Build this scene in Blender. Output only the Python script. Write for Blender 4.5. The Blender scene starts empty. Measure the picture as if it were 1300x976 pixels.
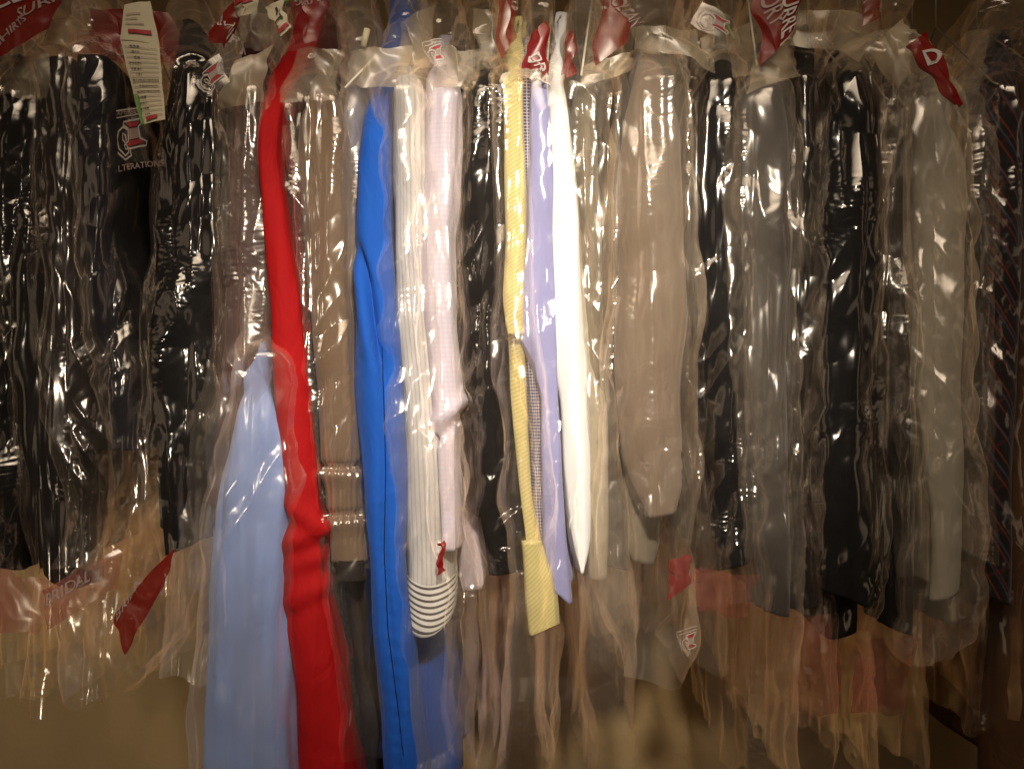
import bpy, math, random
import numpy as np

# ------------------------------------------------------------------ camera, world, lights, exposure
D = 1.30            # camera to the front of the clothes (m)
ZC = 1.35           # camera height (m)
S = bpy.context.scene
cam_d = bpy.data.cameras.new("camera"); cam = bpy.data.objects.new("camera", cam_d)
S.collection.objects.link(cam); S.camera = cam
cam.location = (0, -D, ZC); cam.rotation_euler = (math.radians(90), 0, 0)
cam_d.sensor_width = 36; cam_d.lens = 36 * D / 1.3; cam_d.clip_start = .02; cam_d.clip_end = 60
W = bpy.data.worlds.new("World"); S.world = W; W.use_nodes = True
W.node_tree.nodes["Background"].inputs[0].default_value = (1.0, .70, .48, 1)
W.node_tree.nodes["Background"].inputs[1].default_value = .008
S.view_settings.view_transform = 'Standard'; S.view_settings.look = 'None'
S.view_settings.gamma = 1; S.view_settings.exposure = 0.0
S.cycles.max_bounces = 10; S.cycles.transparent_max_bounces = 40
S.cycles.transmission_bounces = 4; S.cycles.glossy_bounces = 3; S.cycles.diffuse_bounces = 2
S.cycles.use_denoising = True
S.cycles.sample_clamp_indirect = 3

def aim(o, tgt):
    import mathutils
    d = mathutils.Vector(tgt) - o.location
    o.rotation_euler = d.to_track_quat('-Z', 'Y').to_euler()
def spot(name, loc, tgt, power, size, blend, radius, col):
    l = bpy.data.lights.new(name, 'SPOT'); l.energy = power; l.spot_size = math.radians(size)
    l.spot_blend = blend; l.shadow_soft_size = radius; l.color = col
    o = bpy.data.objects.new(name, l); S.collection.objects.link(o); o.location = loc; aim(o, tgt)
def area(name, loc, tgt, power, sx, sy, col, spread=180):
    l = bpy.data.lights.new(name, 'AREA'); l.energy = power; l.shape = 'RECTANGLE'; l.size = sx; l.size_y = sy
    l.color = col; l.spread = math.radians(spread)
    o = bpy.data.objects.new(name, l); S.collection.objects.link(o); o.location = loc; aim(o, tgt)
spot("pool_spot", (.10, -1.25, ZC + .62), (.01, 0, ZC + .06), 88, 43, 1.0, .05, (1.0, .93, .82))  # added spot, no known fitting: soft cone gives bright middle and dark edges
area("ceiling_panel", (.0, -.95, ZC + 1.05), (0, 0, ZC - .05), 2.5, 1.3, .60, (1.0, .86, .70), 70)
area("left_fill_area", (-1.9, -1.3, ZC + .2), (0, 0, ZC), .4, .7, 1.3, (1.0, .80, .60), 110)  # added soft emitter, not a real window: gives side-facing film something to reflect
area("right_fill_area", (1.9, -1.5, ZC + .1), (0, 0, ZC), .35, .7, 1.3, (1.0, .80, .60), 110)  # matching emitter added on the right for broad film reflections, no window known
spot("wall_fill_spot", (-.80, -.95, ZC - .42), (-.66, .58, ZC - .50), 5, 46, 1.0, .06, (1.0, .88, .70))  # added fill lamp, brightens the wall and bag tails at lower left
spot("side_fill_spot", (-.70, -1.30, ZC + .30), (-.42, .1, ZC - .34), 15, 52, 1.0, .05, (1.0, .90, .78))  # added fill lamp for the blue dress and the lower left

# ------------------------------------------------------------------ helpers
def X(px, y=0.): return (px - 650) / 1000 * (D + y) / D
def Z(py, y=0.): return ZC + (488 - py) / 1000 * (D + y) / D
_rs = np.random.RandomState(7)
_perm = np.concatenate([_rs.permutation(256)] * 3)
_g = _rs.normal(size=(256, 3)); _g /= np.linalg.norm(_g, axis=1)[:, None]
def gn(P, seed=0):
    P = P + seed * 13.37
    i = np.floor(P).astype(int); f = P - i; u = f * f * f * (f * (f * 6 - 15) + 10); i &= 255
    r = 0
    for dx in (0, 1):
        wx = u[..., 0] if dx else 1 - u[..., 0]
        for dy in (0, 1):
            wy = u[..., 1] if dy else 1 - u[..., 1]
            for dz in (0, 1):
                wz = u[..., 2] if dz else 1 - u[..., 2]
                h = _perm[_perm[_perm[(i[..., 0] + dx) & 255] + ((i[..., 1] + dy) & 255)] + ((i[..., 2] + dz) & 255)]
                g = _g[h]
                r = r + wx * wy * wz * (g[..., 0] * (f[..., 0] - dx) + g[..., 1] * (f[..., 1] - dy) + g[..., 2] * (f[..., 2] - dz))
    return r * 1.5
def sc(P, a, b, c): return P * np.array([a, b, c])

def tag(o, label=None, cat=None, group=None, kind=None):
    if label: o["label"] = label
    if cat: o["category"] = cat
    if group: o["group"] = group
    if kind: o["kind"] = kind
    return o
def thing(name, loc, label, cat, group=None):
    o = bpy.data.objects.new(name, None); S.collection.objects.link(o); o.location = loc
    o.empty_display_size = .05
    return tag(o, label, cat, group)
def mesh_obj(name, V, F, mat, parent=None, uv=None, smooth=True):
    """V (n,3) world coordinates; F list/array of faces; child coordinates are made local to its thing."""
    V = np.asarray(V, dtype=np.float64)
    off = np.zeros(3); p = parent
    while p is not None:
        off += np.array(p.location); p = p.parent
    V = V - off
    me = bpy.data.meshes.new(name)
    if isinstance(F, np.ndarray) and F.shape[1] == 4:
        n = len(F); me.vertices.add(len(V)); me.vertices.foreach_set("co", V.astype(np.float32).ravel())
        me.loops.add(n * 4); me.loops.foreach_set("vertex_index", F.astype(np.int32).ravel())
        me.polygons.add(n); me.polygons.foreach_set("loop_start", np.arange(0, n * 4, 4, dtype=np.int32))
        try: me.polygons.foreach_set("loop_total", np.full(n, 4, dtype=np.int32))
        except Exception: pass
        me.update(calc_edges=True)
        if uv is not None:
            l = me.uv_layers.new(name="UVMap"); l.data.foreach_set("uv", uv[F.ravel()].astype(np.float32).ravel())
    else:
        me.from_pydata([tuple(v) for v in V], [], [tuple(int(i) for i in f) for f in F])
    if smooth: me.polygons.foreach_set("use_smooth", [True] * len(me.polygons))
    me.validate(); me.update()
    me.materials.append(mat)
    o = bpy.data.objects.new(name, me); S.collection.objects.link(o)
    if parent is not None: o.parent = parent
    return o

def rows_interp(rows, n, y0, smooth=3, top=None, bot=None):
    R = np.array([[r[0], r[1], r[2], (r[3] if len(r) > 3 and r[3] is not None else y0)] for r in rows], float)
    py = np.linspace(R[0, 0], R[-1, 0], n)
    out = [py]
    for k in (1, 2, 3):
        v = np.interp(py, R[:, 0], R[:, k])
        w = max(1, int(smooth))
        kern = np.hanning(2 * w + 3)[1:-1]; kern /= kern.sum()
        v = np.convolve(np.pad(v, w, mode='edge'), kern, mode='valid')
        out.append(v)
    return out

def tube(rows, y0, depth=None, yc=None, nz=150, nf=44, ns=12, nb=10, k=1.0, disp=None, seed=0,
         closed_top=True, hem=True, ragged=0., smooth=4, back_w=1.0, wob=None, slant=0., sag=0.):
    """a hanging sleeve, body or bag: stacked stadium rings. Returns V, F, uv and a function surf."""
    py, xl, xr, yf = rows_interp(rows, nz, y0, smooth)
    fac = (D + yf) / D
    cx = ((xl + xr) / 2 - 650) / 1000 * fac; w = (xr - xl) / 2000 * fac; zz = ZC + (488 - py) / 1000 * fac
    if wob is not None:
        q = np.stack([zz * 5.5, zz * 0 + wob * 1.7, zz * 0], -1); cx = cx + .0045 * gn(q, 3); w = w * (1 + .12 * gn(q * 1.6, 5))
    if yc is not None: dep = np.maximum(2 * (yc - yf), .012)
    else: dep = np.full(nz, depth)
    r = np.minimum(k * w, dep * .48)
    ph = np.linspace(-math.pi / 2, math.pi / 2, nf)
    xs, ys, nx, ny = [], [], [], []
    one = np.ones((nz, 1)); w_ = w[:, None]; r_ = r[:, None]; yf_ = yf[:, None]; d_ = dep[:, None]
    bw = w_ * back_w
    # front arc
    xs.append(w_ * np.sin(ph)[None]); ys.append(yf_ + r_ * (1 - np.cos(ph))[None]); nx.append(one * np.sin(ph)[None]); ny.append(-one * np.cos(ph)[None])
    t = np.linspace(0, 1, ns + 2)[None, 1:-1]
    xs.append(w_ + (bw - w_) * t); ys.append(yf_ + r_ + (d_ - 2 * r_) * t); nx.append(one * np.ones_like(t)); ny.append(0 * one * t)
    pb = np.linspace(math.pi / 2, -math.pi / 2, nb)
    xs.append(bw * np.sin(pb)[None]); ys.append(yf_ + d_ - r_ + r_ * np.cos(pb)[None]); nx.append(one * np.sin(pb)[None]); ny.append(one * np.cos(pb)[None])
    xs.append(-bw - (w_ - bw) * t); ys.append(yf_ + d_ - r_ - (d_ - 2 * r_) * t); nx.append(-one * np.ones_like(t)); ny.append(0 * one * t)
    x = np.concatenate(xs, 1) + cx[:, None]; y = np.concatenate(ys, 1); nx = np.concatenate(nx, 1); ny = np.concatenate(ny, 1)
    z = np.repeat(zz[:, None], x.shape[1], 1)
    nu = x.shape[1]
    tt = np.linspace(0, 1, nz)[:, None]
    zf = z.copy()
    if sag: z = z - sag * (1 - np.clip((x - cx[:, None]) / w_, -1, 1) ** 2) * (y < (yf_ + d_ / 2))
    if slant: z = z + slant * (x - cx[:, None]) * np.clip((tt - .75) / .25, 0, 1) ** 2
    if ragged:
        P0 = np.stack([x * 0 + cx.mean(), y, z * 0], -1)
        A = np.stack([x * 22, y * 9, z * 0 + seed * 3.1], -1)
        z = z + ragged * gn(A, seed) * 2.2 * np.clip((tt - .8) / .2, 0, 1) ** 1.5
    P = np.stack([x, y, z], -1)
    if disp is not None:
        d = disp(P, tt, seed)
        lim = .7 * w_
        d = np.clip(d, -lim, lim + .02)
        P = P + np.stack([nx * d, ny * d, 0 * d], -1)
    V = P.reshape(-1, 3)
    # uv in metres
    seg = np.sqrt(np.diff(x, axis=1) ** 2 + np.diff(y, axis=1) ** 2); u = np.concatenate([np.zeros((nz, 1)), np.cumsum(seg, 1)], 1)
    u = u - u[:, nf // 2][:, None]
    uv = np.stack([u, zf], -1).reshape(-1, 2)
    i = np.arange(nz - 1)[:, None] * nu; j = np.arange(nu)[None]; j2 = (j + 1) % nu
    F = np.stack([i + j, i + j2, i + nu + j2, i + nu + j], -1).reshape(-1, 4)[:, ::-1]
    extraV, extraF, extraU = [], [], []
    base = len(V)
    if hem:      # turn the lower edge inwards and up so the piece reads as hollow cloth
        last = P[-1]; c = last.mean(0)
        l1 = c + (last - c) * .9; l1[:, 2] = last[:, 2] + .001
        l2 = c + (last - c) * .84; l2[:, 2] = last[:, 2] + .035
        extraV += [l1, l2]; extraU += [uv[-nu:], uv[-nu:]]
        a = base - nu; b = base; c2 = base + nu; jj = np.arange(nu); k2 = (jj + 1) % nu
        extraF += [np.stack([a + jj, a + k2, b + k2, b + jj], -1)[:, ::-1], np.stack([b + jj, b + k2, c2 + k2, c2 + jj], -1)[:, ::-1]]
        base += 2 * nu
    if closed_top:
        first = P[0]; c = first.mean(0); l1 = c + (first - c) * .02; l1[:, 2] += .004
        extraV.append(l1); extraU.append(uv[:nu]); jj = np.arange(nu); k2 = (jj + 1) % nu
        extraF.append(np.stack([base + jj, base + k2, k2, jj], -1)[:, ::-1]); base += nu
    if extraV:
        V = np.concatenate([V] + extraV); F = np.concatenate([F] + extraF); uv = np.concatenate([uv] + extraU)
    return V, F, uv

def wire(path, r, n=6):
    path = np.array(path, float); V = []; F = []
    for i, p in enumerate(path):
        a = path[max(i - 1, 0)]; b = path[min(i + 1, len(path) - 1)]; t = b - a; t /= np.linalg.norm(t) + 1e-9
        h = np.array([1, 0, 0]) if abs(t[0]) < .9 else np.array([0, 1, 0])
        u = np.cross(t, h); u /= np.linalg.norm(u); v = np.cross(t, u)
        for k in range(n):
            an = 2 * math.pi * k / n; V.append(p + r * (math.cos(an) * u + math.sin(an) * v))
    for i in range(len(path) - 1):
        for k in range(n):
            F.append((i * n + k, i * n + (k + 1) % n, (i + 1) * n + (k + 1) % n, (i + 1) * n + k))
    F.append(tuple(range(n))[::-1]); F.append(tuple((len(path) - 1) * n + k for k in range(n)))
    return np.array(V), F

# ------------------------------------------------------------------ materials
def new_mat(name):
    m = bpy.data.materials.new(name); m.use_nodes = True; nt = m.node_tree; nt.nodes.clear()
    return m, nt, nt.nodes, nt.links
def N(nt, t, **kw):
    n = nt.nodes.new(t)
    for k_, v in kw.items(): setattr(n, k_, v)
    return n
def math_n(nt, op, a, b=None, clamp=False):
    n = N(nt, 'ShaderNodeMath', operation=op); n.use_clamp = clamp
    for i, s in enumerate((a, b)):
        if s is None: continue
        if isinstance(s, (int, float)): n.inputs[i].default_value = s
        else: nt.links.new(s, n.inputs[i])
    return n.outputs[0]
def coords(nt, rnd=True):
    tc = N(nt, 'ShaderNodeTexCoord'); oi = N(nt, 'ShaderNodeObjectInfo')
    v = N(nt, 'ShaderNodeVectorMath', operation='ADD'); nt.links.new(tc.outputs['Object'], v.inputs[0])
    m = math_n(nt, 'MULTIPLY', oi.outputs['Random'], 17.); nt.links.new(m, v.inputs[1])
    return v.outputs[0], tc
def scaled(nt, v, s):
    n = N(nt, 'ShaderNodeVectorMath', operation='MULTIPLY'); nt.links.new(v, n.inputs[0]); n.inputs[1].default_value = s
    return n.outputs[0]
def noise(nt, v, scale, detail=2, rough=.5, dist=0.):
    n = N(nt, 'ShaderNodeTexNoise'); nt.links.new(v, n.inputs['Vector']); n.inputs['Scale'].default_value = scale
    n.inputs['Detail'].default_value = detail; n.inputs['Roughness'].default_value = rough; n.inputs['Distortion'].default_value = dist
    return n.outputs[0]
def ramp(nt, f, a, b, va=0., vb=1.):
    n = N(nt, 'ShaderNodeMapRange'); n.interpolation_type = 'SMOOTHSTEP'; nt.links.new(f, n.inputs[0])
    n.inputs[1].default_value = a; n.inputs[2].default_value = b; n.inputs[3].default_value = va; n.inputs[4].default_value = vb
    return n.outputs[0]

def film(name, haze=.03, tint=(.78, .67, .53), rough=.17, clear=.96, spec=1., edge=.11, fine=0.):
    m, nt, nd, lk = new_mat(name)
    v, tc = coords(nt)
    tr = N(nt, 'ShaderNodeBsdfTransparent'); tr.inputs[0].default_value = (clear, clear * .992, clear * .98, 1)
    df = N(nt, 'ShaderNodeBsdfDiffuse'); df.inputs[0].default_value = (*[t * .8 for t in tint], 1)
    tl = N(nt, 'ShaderNodeBsdfTranslucent'); tl.inputs[0].default_value = (*[t * .8 for t in tint], 1)
    mix0 = N(nt, 'ShaderNodeMixShader'); mix0.inputs[0].default_value = .35; lk.new(df.outputs[0], mix0.inputs[1]); lk.new(tl.outputs[0], mix0.inputs[2])
    # a film seen edge-on is thicker along the view, so it looks milkier
    lw = N(nt, 'ShaderNodeLayerWeight'); lw.inputs[0].default_value = .5
    g = math_n(nt, 'POWER', lw.outputs['Facing'], 2.5)
    hz = math_n(nt, 'ADD', math_n(nt, 'MULTIPLY', g, edge), haze, True)
    at = N(nt, 'ShaderNodeAttribute', attribute_name='gather')   # bunched film above the shoulders and below the hem lies several layers thick
    hz = math_n(nt, 'ADD', hz, math_n(nt, 'MULTIPLY', at.outputs['Fac'], .04), True)
    mot = ramp(nt, noise(nt, scaled(nt, v, (1, 1, .3)), 16., 1), .3, .75, .45, 1.7)
    hz = math_n(nt, 'MULTIPLY', hz, mot, True) if haze < .5 else hz
    mix1 = N(nt, 'ShaderNodeMixShader'); lk.new(hz, mix1.inputs[0]); lk.new(tr.outputs[0], mix1.inputs[1]); lk.new(mix0.outputs[0], mix1.inputs[2])
    gl = N(nt, 'ShaderNodeBsdfGlossy'); gl.inputs['Roughness'].default_value = rough; gl.inputs[0].default_value = (1, .94, .86, 1)
    fr = N(nt, 'ShaderNodeFresnel'); fr.inputs[0].default_value = 1.5
    frs = math_n(nt, 'MINIMUM', math_n(nt, 'MULTIPLY', fr.outputs[0], 3.0 * spec), .42)
    cc = N(nt, 'ShaderNodeCombineColor'); 
    for k_, t_ in enumerate((1., .90, .78)): lk.new(math_n(nt, 'MULTIPLY', frs, t_), cc.inputs[k_])
    lk.new(cc.outputs[0], gl.inputs[0])
    mix2 = N(nt, 'ShaderNodeAddShader'); lk.new(mix1.outputs[0], mix2.inputs[0]); lk.new(gl.outputs[0], mix2.inputs[1])
    out = N(nt, 'ShaderNodeOutputMaterial'); lk.new(mix2.outputs[0], out.inputs[0])
    return m

def fabric(name, col, rough=.85, var=.12, weave=900., wstr=.25, pattern=None, sheen=.15, wr=1.):
    m, nt, nd, lk = new_mat(name)
    v, tc = coords(nt)
    n1 = noise(nt, v, 22., 3)
    base = N(nt, 'ShaderNodeMix', data_type='RGBA')
    base.inputs[6].default_value = (*[c * (1 - var) for c in col], 1); base.inputs[7].default_value = (*[min(1, c * (1 + var)) for c in col], 1)
    lk.new(n1, base.inputs[0]); c = base.outputs[2]
    sep = N(nt, 'ShaderNodeSeparateXYZ'); lk.new(tc.outputs['UV'], sep.inputs[0]); U, Vv = sep.outputs[0], sep.outputs[1]
    def line(coord, period, duty, soft=.08):
        f = math_n(nt, 'FRACT', math_n(nt, 'DIVIDE', coord, period))
        return math_n(nt, 'MULTIPLY', ramp(nt, f, 0, soft), ramp(nt, f, duty, duty + soft, 1, 0))
    def over(c, f, col2):
        mx = N(nt, 'ShaderNodeMix', data_type='RGBA'); lk.new(f, mx.inputs[0]); lk.new(c, mx.inputs[6]); mx.inputs[7].default_value = (*col2, 1)
        return mx.outputs[2]
    hp = None
    if pattern:
        for (kind, period, duty, col2, amt) in pattern:
            if kind == 'u': co = U
            elif kind == 'v': co = Vv
            elif kind == 'd': co = math_n(nt, 'ADD', U, Vv)
            elif kind == 'e': co = math_n(nt, 'SUBTRACT', Vv, math_n(nt, 'MULTIPLY', U, .8))
            elif kind == 'f': co = math_n(nt, 'ADD', Vv, math_n(nt, 'MULTIPLY', U, 1.6))
            co = math_n(nt, 'ADD', co, 10.)
            f = line(co, period, duty)
            hp = f
            c = over(c, math_n(nt, 'MULTIPLY', f, amt), col2)
    b = N(nt, 'ShaderNodeBsdfPrincipled'); lk.new(c, b.inputs['Base Color']); b.inputs['Roughness'].default_value = rough
    b.inputs['Specular IOR Level'].default_value = .25
    b.inputs['Sheen Weight'].default_value = sheen; b.inputs['Sheen Roughness'].default_value = .5
    h = math_n(nt, 'MULTIPLY', noise(nt, v, weave, 1), .0006 * wstr)
    h = math_n(nt, 'ADD', h, math_n(nt, 'MULTIPLY', noise(nt, scaled(nt, v, (1, 1, .45)), 26., 3, .5, .8), .006 * wr))
    bp = N(nt, 'ShaderNodeBump'); bp.inputs['Distance'].default_value = 1.; bp.inputs['Strength'].default_value = .9; lk.new(h, bp.inputs['Height'])
    lk.new(bp.outputs[0], b.inputs['Normal'])
    out = N(nt, 'ShaderNodeOutputMaterial'); lk.new(b.outputs[0], out.inputs[0])
    return m
def plain(name, col, rough=.5, metal=0., bump=0., bscale=60.):
    m, nt, nd, lk = new_mat(name); v, tc = coords(nt)
    b = N(nt, 'ShaderNodeBsdfPrincipled'); b.inputs['Roughness'].default_value = rough; b.inputs['Metallic'].default_value = metal
    mx = N(nt, 'ShaderNodeMix', data_type='RGBA'); lk.new(noise(nt, v, 9., 4), mx.inputs[0])
    mx.inputs[6].default_value = (*[c * .82 for c in col], 1); mx.inputs[7].default_value = (*[min(1, c * 1.12) for c in col], 1)
    lk.new(mx.outputs[2], b.inputs['Base Color'])
    if bump:
        bp = N(nt, 'ShaderNodeBump'); bp.inputs['Distance'].default_value = 1.; lk.new(math_n(nt, 'MULTIPLY', noise(nt, v, bscale, 4), bump), bp.inputs['Height']); lk.new(bp.outputs[0], b.inputs['Normal'])
    out = N(nt, 'ShaderNodeOutputMaterial'); lk.new(b.outputs[0], out.inputs[0])
    return m

M = dict(
    film=film('clear_film', .028), film_tight=film('clinging_film', haze=.004, rough=.17, edge=.05), film_soft=film('soft_film', haze=.10, rough=.22),
    film_milky=film('milky_film', haze=.34, tint=(.85, .68, .44), rough=.3, spec=.35), film_crisp=film('crisp_film', haze=.005, rough=.15, edge=.05),
    film_pink=film('pink_tinged_film', haze=.36, tint=(.52, .12, .10), rough=.25, spec=.6),
    film_red=film('red_printed_film', haze=.90, tint=(.34, .004, .005), rough=.3, spec=.25),
    film_redthin=film('thin_red_printed_film', haze=.6, tint=(.36, .012, .012), rough=.3, spec=.4),
    black=fabric('black_wool', (.004, .003, .0028), sheen=0.), black2=fabric('black_cotton', (.007, .005, .004), sheen=0.),
    navy=fabric('navy_wool', (.004, .004, .010), sheen=0.), brown=fabric('dark_brown_wool', (.018, .011, .009), sheen=0.),
    maroon=fabric('maroon_wool', (.05, .010, .012), sheen=0.), charcoal=fabric('charcoal_wool', (.018, .014, .012), sheen=0.),
    red=fabric('red_crepe', (.38, .0025, .003), rough=.8, sheen=0, var=.06), lblue=fabric('light_blue_satin', (.25, .335, .60), rough=.5, var=.06, wr=.6),
    blue=fabric('royal_blue_cotton', (.008, .085, .42), rough=.8, sheen=.05, var=.07), taupe=fabric('taupe_wool', (.155, .098, .058), var=.08),
    tan=fabric('tan_wool', (.20, .142, .096), var=.08), khaki=fabric('khaki_cotton', (.19, .155, .105)),
    cream=fabric('cream_cotton', (.42, .37, .28), wr=.8), white=fabric('white_cotton', (.92, .90, .86), var=.02, wr=.5),
    grey=fabric('grey_cotton', (.16, .14, .125)), bluegrey=fabric('blue_grey_cotton', (.22, .21, .26)),
    greybrown=fabric('grey_brown_wool', (.034, .025, .020)), lav=fabric('lavender_cotton', (.32, .32, .56), var=.05, wr=.7),
    rib=fabric('ribbed_white_knit', (.56, .53, .50), pattern=[('u', .0062, .34, (.28, .24, .21), .38)]),
    band=fabric('striped_knit_band', (.78, .74, .68), pattern=[('v', .0078, .40, (.05, .035, .03), .95)]),
    pink=fabric('pink_check_cotton', (.58, .55, .60), var=.03, wr=.8, pattern=[('u', .006, .35, (.58, .44, .54), .45), ('v', .006, .35, (.58, .44, .54), .45)]),
    yellow=fabric('yellow_striped_cotton', (.64, .56, .25), var=.04, pattern=[('e', .0052, .32, (.52, .38, .10), .7)]),
    ncheck=fabric('navy_check_cotton', (.035, .03, .10), pattern=[('u', .004, .22, (.75, .72, .80), .75), ('v', .004, .22, (.75, .72, .80), .75)]),
    plaid=fabric('rust_striped_cotton', (.014, .010, .010), pattern=[('f', .030, .14, (.26, .04, .015), .55), ('f', .047, .10, (.08, .09, .14), .55), ('e', .055, .08, (.16, .03, .015), .3)]),
    rust=fabric('rust_brown_wool', (.11, .05, .02), sheen=0.),
    lace=fabric('dark_crochet', (.035, .026, .022), weave=260., wstr=6., sheen=0.),
    wire=plain('galvanised_wire', (.62, .55, .42), .35, .7), wire_g=plain('green_coated_wire', (.30, .34, .12), .4),
    wire_w=plain('white_coated_wire', (.75, .66, .5), .4),
    paper=plain('receipt_paper', (.66, .56, .36), .8, bump=.0008), ink=plain('dark_ink', (.03, .025, .02), .7), inkred=plain('red_ink', (.42, .02, .02), .6),
    inkwhite=plain('white_ink', (.62, .52, .44), .6), inkpale=plain('pale_ink', (.40, .27, .22), .6), green=plain('green_card', (.16, .32, .07), .6),
    inkblack=plain('black_ink', (.008, .007, .007), .5),
    wall=plain('ochre_plaster', (.72, .48, .22), .9, bump=.0015), floor=plain('brown_carpet', (.10, .06, .035), .95, bump=.002, bscale=300),
    ceil=plain('ceiling_plaster', (.5, .42, .3), .9), rod=plain('steel_rail', (.5, .48, .45), .3, 1.), button=plain('dark_horn_button', (.03, .02, .015), .3),
)

# ------------------------------------------------------------------ displacement styles
def d_cloth(amp=1.):
    def f(P, t, s):
        return amp * (.0085 * gn(sc(P, 22, 22, 1.8), s) - .0060 * (np.abs(gn(sc(P, 34, 30, 1.6), s + 7)) - .2) + .0022 * gn(sc(P, 45, 45, 9), s + 1) + .0035 * gn(sc(P, 14, 14, 8), s + 5))
    return f
def shear(P, a, b, c, k):
    Q = P.copy(); Q[..., 0] = P[..., 0] + k * P[..., 2]; return sc(Q, a, b, c)
def d_film(amp=1., crinkle=1., ripple=.5, under=None):
    """film lies just outside the cloth: long drapes, faceted crumples and patches of fine ripples"""
    def f(P, t, s):
        base = under(P, t, s - 200) if under is not None else 0
        a = .0085 * np.abs(gn(sc(P, 24, 16, 1.5), s)) * 1.6 + .0055 * np.abs(gn(sc(P, 55, 40, 2.4), s + 9))
        big = np.maximum(gn(shear(P, 13, 13, 6.5, .7), s + 12), gn(shear(P, 15, 15, 5.5, -.8), s + 13))
        n = np.maximum(np.maximum(gn(shear(P, 30, 26, 3.4, .30), s + 2), gn(shear(P, 30, 26, 3.4, -.38), s + 3)), gn(sc(P, 17, 17, 7), s + 4))
        n = .6 * n + .30 - 1.1 * np.abs(gn(shear(P, 34, 30, 4.2, -.5 + (s % 3) * .5), s + 15))
        n2 = np.maximum(np.maximum(gn(shear(P, 62, 50, 20, .9), s + 5), gn(shear(P, 62, 50, 20, -.9), s + 6)), gn(sc(P, 70, 60, 44), s + 7))
        m = np.clip(gn(sc(P, 9, 9, 5), s + 8) * 2.6 + .45, 0, 1)
        m2 = np.clip(gn(sc(P, 14, 14, 6), s + 10) * 4 - .45, 0, 1)
        r = .0020 * np.abs(gn(shear(P, 70, 60, 150, .4) + 1.5 * gn(sc(P, 30, 30, 30), s)[..., None], s + 11))
        crinkle_ = crinkle * (1 - .6 * np.clip((Z(730) - P[..., 2]) / .08, 0, 1))
        return base + .0025 + amp * (a + .012 * np.maximum(big, -.1)) + crinkle_ * (.0090 * n * (.35 + .65 * m) + .0012 * n2 * m) + ripple * r * m2 * 2
    return f

# ------------------------------------------------------------------ the setting
def slab(name, x0, x1, y0, y1, z0, z1, mat, kind='structure'):
    V = [(x, y, z) for x in (x0, x1) for y in (y0, y1) for z in (z0, z1)]
    F = [(0, 1, 3, 2), (4, 6, 7, 5), (0, 4, 5, 1), (2, 3, 7, 6), (0, 2, 6, 4), (1, 5, 7, 3)]
    return tag(mesh_obj(name, V, F, mat, smooth=False), kind=kind)
slab('back_wall', -2.2, 2.2, .58, .68, -.02, 2.6, M['wall'])
slab('floor', -2.2, 2.2, -2.4, .58, -.1, 0, M['floor'])
V_, F_ = wire([(-1.6, .22, ZC + .66), (1.6, .22, ZC + .66)], .0125, 16)
tag(mesh_obj('hanging_rail', V_, F_, M['rod']), 'long steel rail above the frame carrying every hanger', 'rail')

YC = .22
G = {}
# ------------------------------------------------------------------ garments
def shoulder(rows, y0, yc=YC, rise=85, neck=15):
    """add the part of a garment that climbs the hanger from the shoulder to the neck"""
    py, xl, xr = rows[0][:3]; yy = rows[0][3] if len(rows[0]) > 3 and rows[0][3] is not None else y0
    c = (xl + xr) / 2; w = (xr - xl) / 2; out = []
    for t in (1., .66, .33, .1):
        w2 = w * (1 - t * .55)
        out.append((py - rise * t ** .9 * .9, c - w2, c + w2, yy + (yc - .03 - yy) * t))
    return out + list(rows)

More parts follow.
